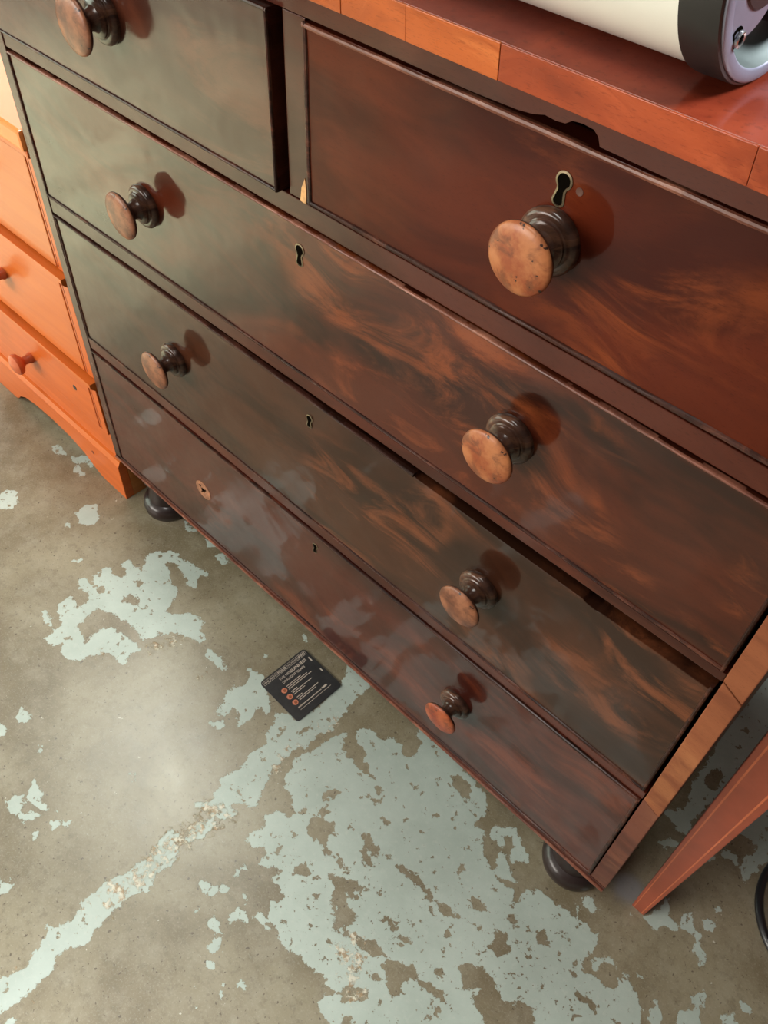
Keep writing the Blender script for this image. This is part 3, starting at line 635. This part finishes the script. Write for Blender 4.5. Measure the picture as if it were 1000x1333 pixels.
cell = mk('mirror_cell', lathe([(.004, .0738), (-.0012, .0734), (-.0020, .0722), (-.0020, .0672), (-.0010, .0660), (.0060, .0640), (.0125, .0560), (.0140, .0500), (.0142, 0)], (TX, TY, TZ), A, 96,
          matf=lambda i: 0 if i < 4 else 1), [M['silver'], M['grmet']], tel, (TX, TY, TZ), True, label='silver cast end plate with a grey recess')
# three flat lobes cross the recess, each with an adjusting screw in a dark hole and a black knob
def at(r, deg, dx): return (TX + dx, TY + r * math.cos(math.radians(deg)), TZ + r * math.sin(math.radians(deg)))
for k in range(3):
    q = 120 * k; o = at(.0445, 203 + q, -.0135)
    mk('lobe', lathe([(0, .0268), (.0138, .0262), (.0150, .0252), (.0152, .0240), (.0152, 0)], o, (1, 0, 0), 40), M['silver'], cell, o, True)
    o = at(.0640, 219 + q, .0014)
    mk('hole', lathe([(0, 0), (.0006, .0056), (-.001, .0058)], o, (1, 0, 0), 24), M['void'], cell, o)
    mk('screw', lathe([(0, .0044), (.0016, .0042), (.0020, .0036), (.0016, .0026), (.0008, .0026), (.0008, 0)], at(.0625, 221.5 + q, .0018), (1, 0, 0), 24, matf=lambda i: 1 if i > 3 else 0), [M['screw'], M['void']], cell, o, True, label='steel adjusting screw')
    o = at(.0325, 189 + q, -.0135)
    mk('black_knob', lathe([(0, .0262), (.0150, .0262), (.0162, .0250), (.0163, .0190), (.0150, .0180), (.0150, 0)], o, (1, 0, 0), 40), M['blackm'], cell, o, True)
    o = at(.0515, 260 + q, -.0138)
    mk('hole', lathe([(0, 0), (.0006, .0062), (-.001, .0066)], o, (1, 0, 0), 22), M['void'], cell, o)

# ------------------------------------------------------------------ table on the right, only its near leg in view
TO = (1.40, .50, 0)
tb = root('side_table', TO, 'red-brown table whose slender tapering leg stands right of the dark chest', 'table')
def leg(x0, x1, y0, y1, sx, sy, lines=False):
    """square leg, straight on the outside, tapering on the inside (direction sx, sy) towards the floor"""
    bm = bmesh.new(); H = .68; wt = .058; wb = .0190
    lo = [(0, 0), (wb, 0), (wb, wb), (0, wb)]; hi = [(-.0105, 0), (wt - .0105, 0), (wt - .0105, wt), (-.0105, wt)]
    V = [bm.verts.new((x0 + sx * a, y0 + sy * b, 0)) for a, b in lo] + [bm.verts.new((x0 + sx * a, y0 + sy * b, H)) for a, b in hi]
    for f in ((0, 1, 2, 3), (4, 5, 6, 7), (0, 1, 5, 4), (1, 2, 6, 5), (2, 3, 7, 6), (3, 0, 4, 7)): bm.faces.new([V[i] for i in f])
    bmesh.ops.recalc_face_normals(bm, faces=bm.faces)
    bmesh.ops.bevel(bm, geom=list(bm.edges), offset=.0012, segments=2, profile=.6, affect='EDGES')
    l = mk('leg', bm, M['legw'], tb, (x0, y0, 0))
    if lines:
        for t in (.16, .80):
            bm = bmesh.new()
            a0 = x0 + sx * (lo[0][0] + (wb) * t); a1 = x0 + sx * (hi[0][0] + wt * t)
            ins = .0012
            vs = [bm.verts.new(p) for p in ((a0 - ins / 2, y0 - .0004, .001), (a0 + ins / 2, y0 - .0004, .001), (a1 + ins, y0 - .0004, H), (a1 - ins, y0 - .0004, H),
                                            (a0 - ins / 2, y0 + .001, .001), (a0 + ins / 2, y0 + .001, .001), (a1 + ins, y0 + .001, H), (a1 - ins, y0 + .001, H))]
            for f in ((0, 1, 2, 3), (7, 6, 5, 4), (0, 4, 5, 1), (1, 5, 6, 2), (2, 6, 7, 3), (3, 7, 4, 0)): bm.faces.new([vs[i] for i in f])
            mk('inlay_line', bm, M['legl'], l, (x0, y0, 0))
leg(1.0880, 0, .0627, 0, 1, 1, True); leg(1.72, 0, .0627, 0, -1, 1); leg(1.0880, 0, .95, 0, 1, -1); leg(1.72, 0, .95, 0, -1, -1)
mk('apron', box(1.085, 1.723, .070, .088, .60, .68, .001), M['legw'], tb, TO); mk('apron', box(1.085, 1.723, .924, .942, .60, .68, .001), M['legw'], tb, TO)
mk('apron', box(1.082, 1.098, .088, .924, .60, .68, .001), M['legw'], tb, TO); mk('apron', box(1.710, 1.726, .088, .924, .60, .68, .001), M['legw'], tb, TO)
mk('tabletop', box(1.062, 1.746, .045, .97, .68, .702, .003), M['legw'], tb, TO)  # unseen top, made deeper to keep the floor beneath in shade

# ------------------------------------------------------------------ black ring base under the table
SO = (1.303, .236, 0)
st = root('floor_stand', SO, 'black metal ring base of a stand on the floor beneath the table', 'stand')
bm = bmesh.new(); nr, ns = 64, 12
g = [[bm.verts.new((SO[0] + (.103 + .0058 * math.cos(b)) * math.cos(a), SO[1] + (.103 + .0058 * math.cos(b)) * math.sin(a), .0062 + .0058 * math.sin(b))) for b in [2 * math.pi * j / ns for j in range(ns)]] for a in [2 * math.pi * i / nr for i in range(nr)]]
for i in range(nr):
    for j in range(ns): bm.faces.new((g[i][j], g[(i + 1) % nr][j], g[(i + 1) % nr][(j + 1) % ns], g[i][(j + 1) % ns]))
mk('base_ring', bm, M['ring'], st, SO, True)
for a in (15, 135, 255):
    a = math.radians(a); ax = (math.cos(a), math.sin(a), 0)
    mk('spoke', lathe([(.0, 0), (.0, .0045), (.100, .0045), (.100, 0)], (SO[0], SO[1], .0075), ax, 12), M['ring'], st, SO, True)
mk('pole', lathe([(.0, 0), (0, .013), (.02, .012), (.024, .008), (.42, .008), (.42, 0)], (SO[0], SO[1], .003), (0, 0, 1), 20), M['ring'], st, SO, True)

# ------------------------------------------------------------------ beer mat on the floor
ca = -.0219; HB = .047; CX, CY = .5168, -.0316
bmat = root('beer_mat', (CX, CY, 0), 'square black beer mat with cream printing lying on the floor', 'beer mat')
def rr(h, r):
    p = []
    for cx, cy, a0 in ((h - r, h - r, 0), (-h + r, h - r, 90), (-h + r, -h + r, 180), (h - r, -h + r, 270)):
        for i in range(6): t = math.radians(a0 + 18 * i); p.append((cx + r * math.cos(t), cy + r * math.sin(t)))
    return p
def tw(pts):                                   # mat coordinates (s right along the lines, t up) -> world
    out = []
    for s, t in pts:
        x, y = -t, s                           # the lines read towards +y, their tops face -x
        out.append((CX + x * math.cos(ca) - y * math.sin(ca), CY + x * math.sin(ca) + y * math.cos(ca)))
    return out
mk('card', prism(tw(rr(HB, .006)), .0003, .0017, 'xy', .0002), M['cardk'], bmat, (CX, CY, 0))
ZP = .00172
bm = bmesh.new()
def bar(s0, s1, t0, t1): add_prism(bm, tw([(s0, t0), (s1, t0), (s1, t1), (s0, t1)]), ZP, ZP + .00008, 'xy')
bar(-.044, .044, .0432, .0437); bar(-.044, .044, .0362, .0367); bar(-.044, -.0435, .0362, .0437); bar(.0435, .044, .0362, .0437)
mk('frame_line', bm, M['print'], bmat, (CX, CY, 0)); bm = bmesh.new()
y = .0135
for s0, s1, t in ((-.020, .010, .0125), (-.020, .021, .0092), (-.020, .028, .0059), (-.020, -.008, .0000), (-.020, .020, -.0033), (-.020, .003, -.0066), (-.020, -.009, -.0135), (-.020, .022, -.0168), (-.020, .015, -.0201)):
    bar(s0, s1, t - .0006, t + .0006)
bar(-.028, .018, -.0298, -.0284); bar(-.030, .034, -.0345, -.0338)
bar(-.030, -.020, -.0302, -.0278); bar(.020, .030, -.0302, -.0272)
bar(.0405, .0425, .020, .029); bar(.0405, .0425, -.006, .000)
mk('small_print', bm, M['print'], bmat, (CX, CY, 0))
def text(body, s, t, size, mat=None, bold=.0):
    cu = bpy.data.curves.new('t', 'FONT'); cu.body = body; cu.size = size; cu.offset = bold; cu.resolution_u = 2
    to = bpy.data.objects.new('t', cu); C.objects.link(to)
    me = bpy.data.meshes.new_from_object(to.evaluated_get(bpy.context.evaluated_depsgraph_get()))
    bpy.data.objects.remove(to)
    b = bmesh.new(); b.from_mesh(me); vs = list(b.verts); P = tw([(s + v.co.x, t + v.co.y) for v in vs])
    for v, (a, c) in zip(vs, P): v.co = (a, c, ZP + .0001)
    wd = max(v.co.x for v in me.vertices)
    mk('lettering', b, M['print'], bmat, (CX, CY, 0)); return wd
text('THE PERFECT', -.0420, .0380, .0050, bold=.00005); text('POUR', -.0145, .0376, .0066, bold=.0002)
text('THE PERFECT', .0035, .0380, .0046, bold=.00005); text('PINT', .0298, .0376, .0062, bold=.0002)
text('THE NEW', -.0200, .0270, .0058, bold=.0001); text('GUINNESS', .0010, .0265, .0074, bold=.0002)
text('DRAUGHT GLASS', -.0200, .0190, .0058, bold=.0001)
for k, (s, t) in enumerate(((-.0270, .0090), (-.0275, -.0050), (-.0275, -.0185))):
    (px, py), = tw([(s, t)])
    mk('printed_disc', lathe([(0, 0), (.0001, .0048), (0, .0048)], (px, py, ZP), (0, 0, 1), 24), M['pcopper'], bmat, (px, py, 0))
    (px, py), = tw([(s + .0006, t - .0004)])
    mk('printed_glass', lathe([(0, 0), (.0001, .0026), (0, .0026)], (px, py, ZP + .0001), (0, 0, 1), 16), M['pbrown'], bmat, (px, py, 0))
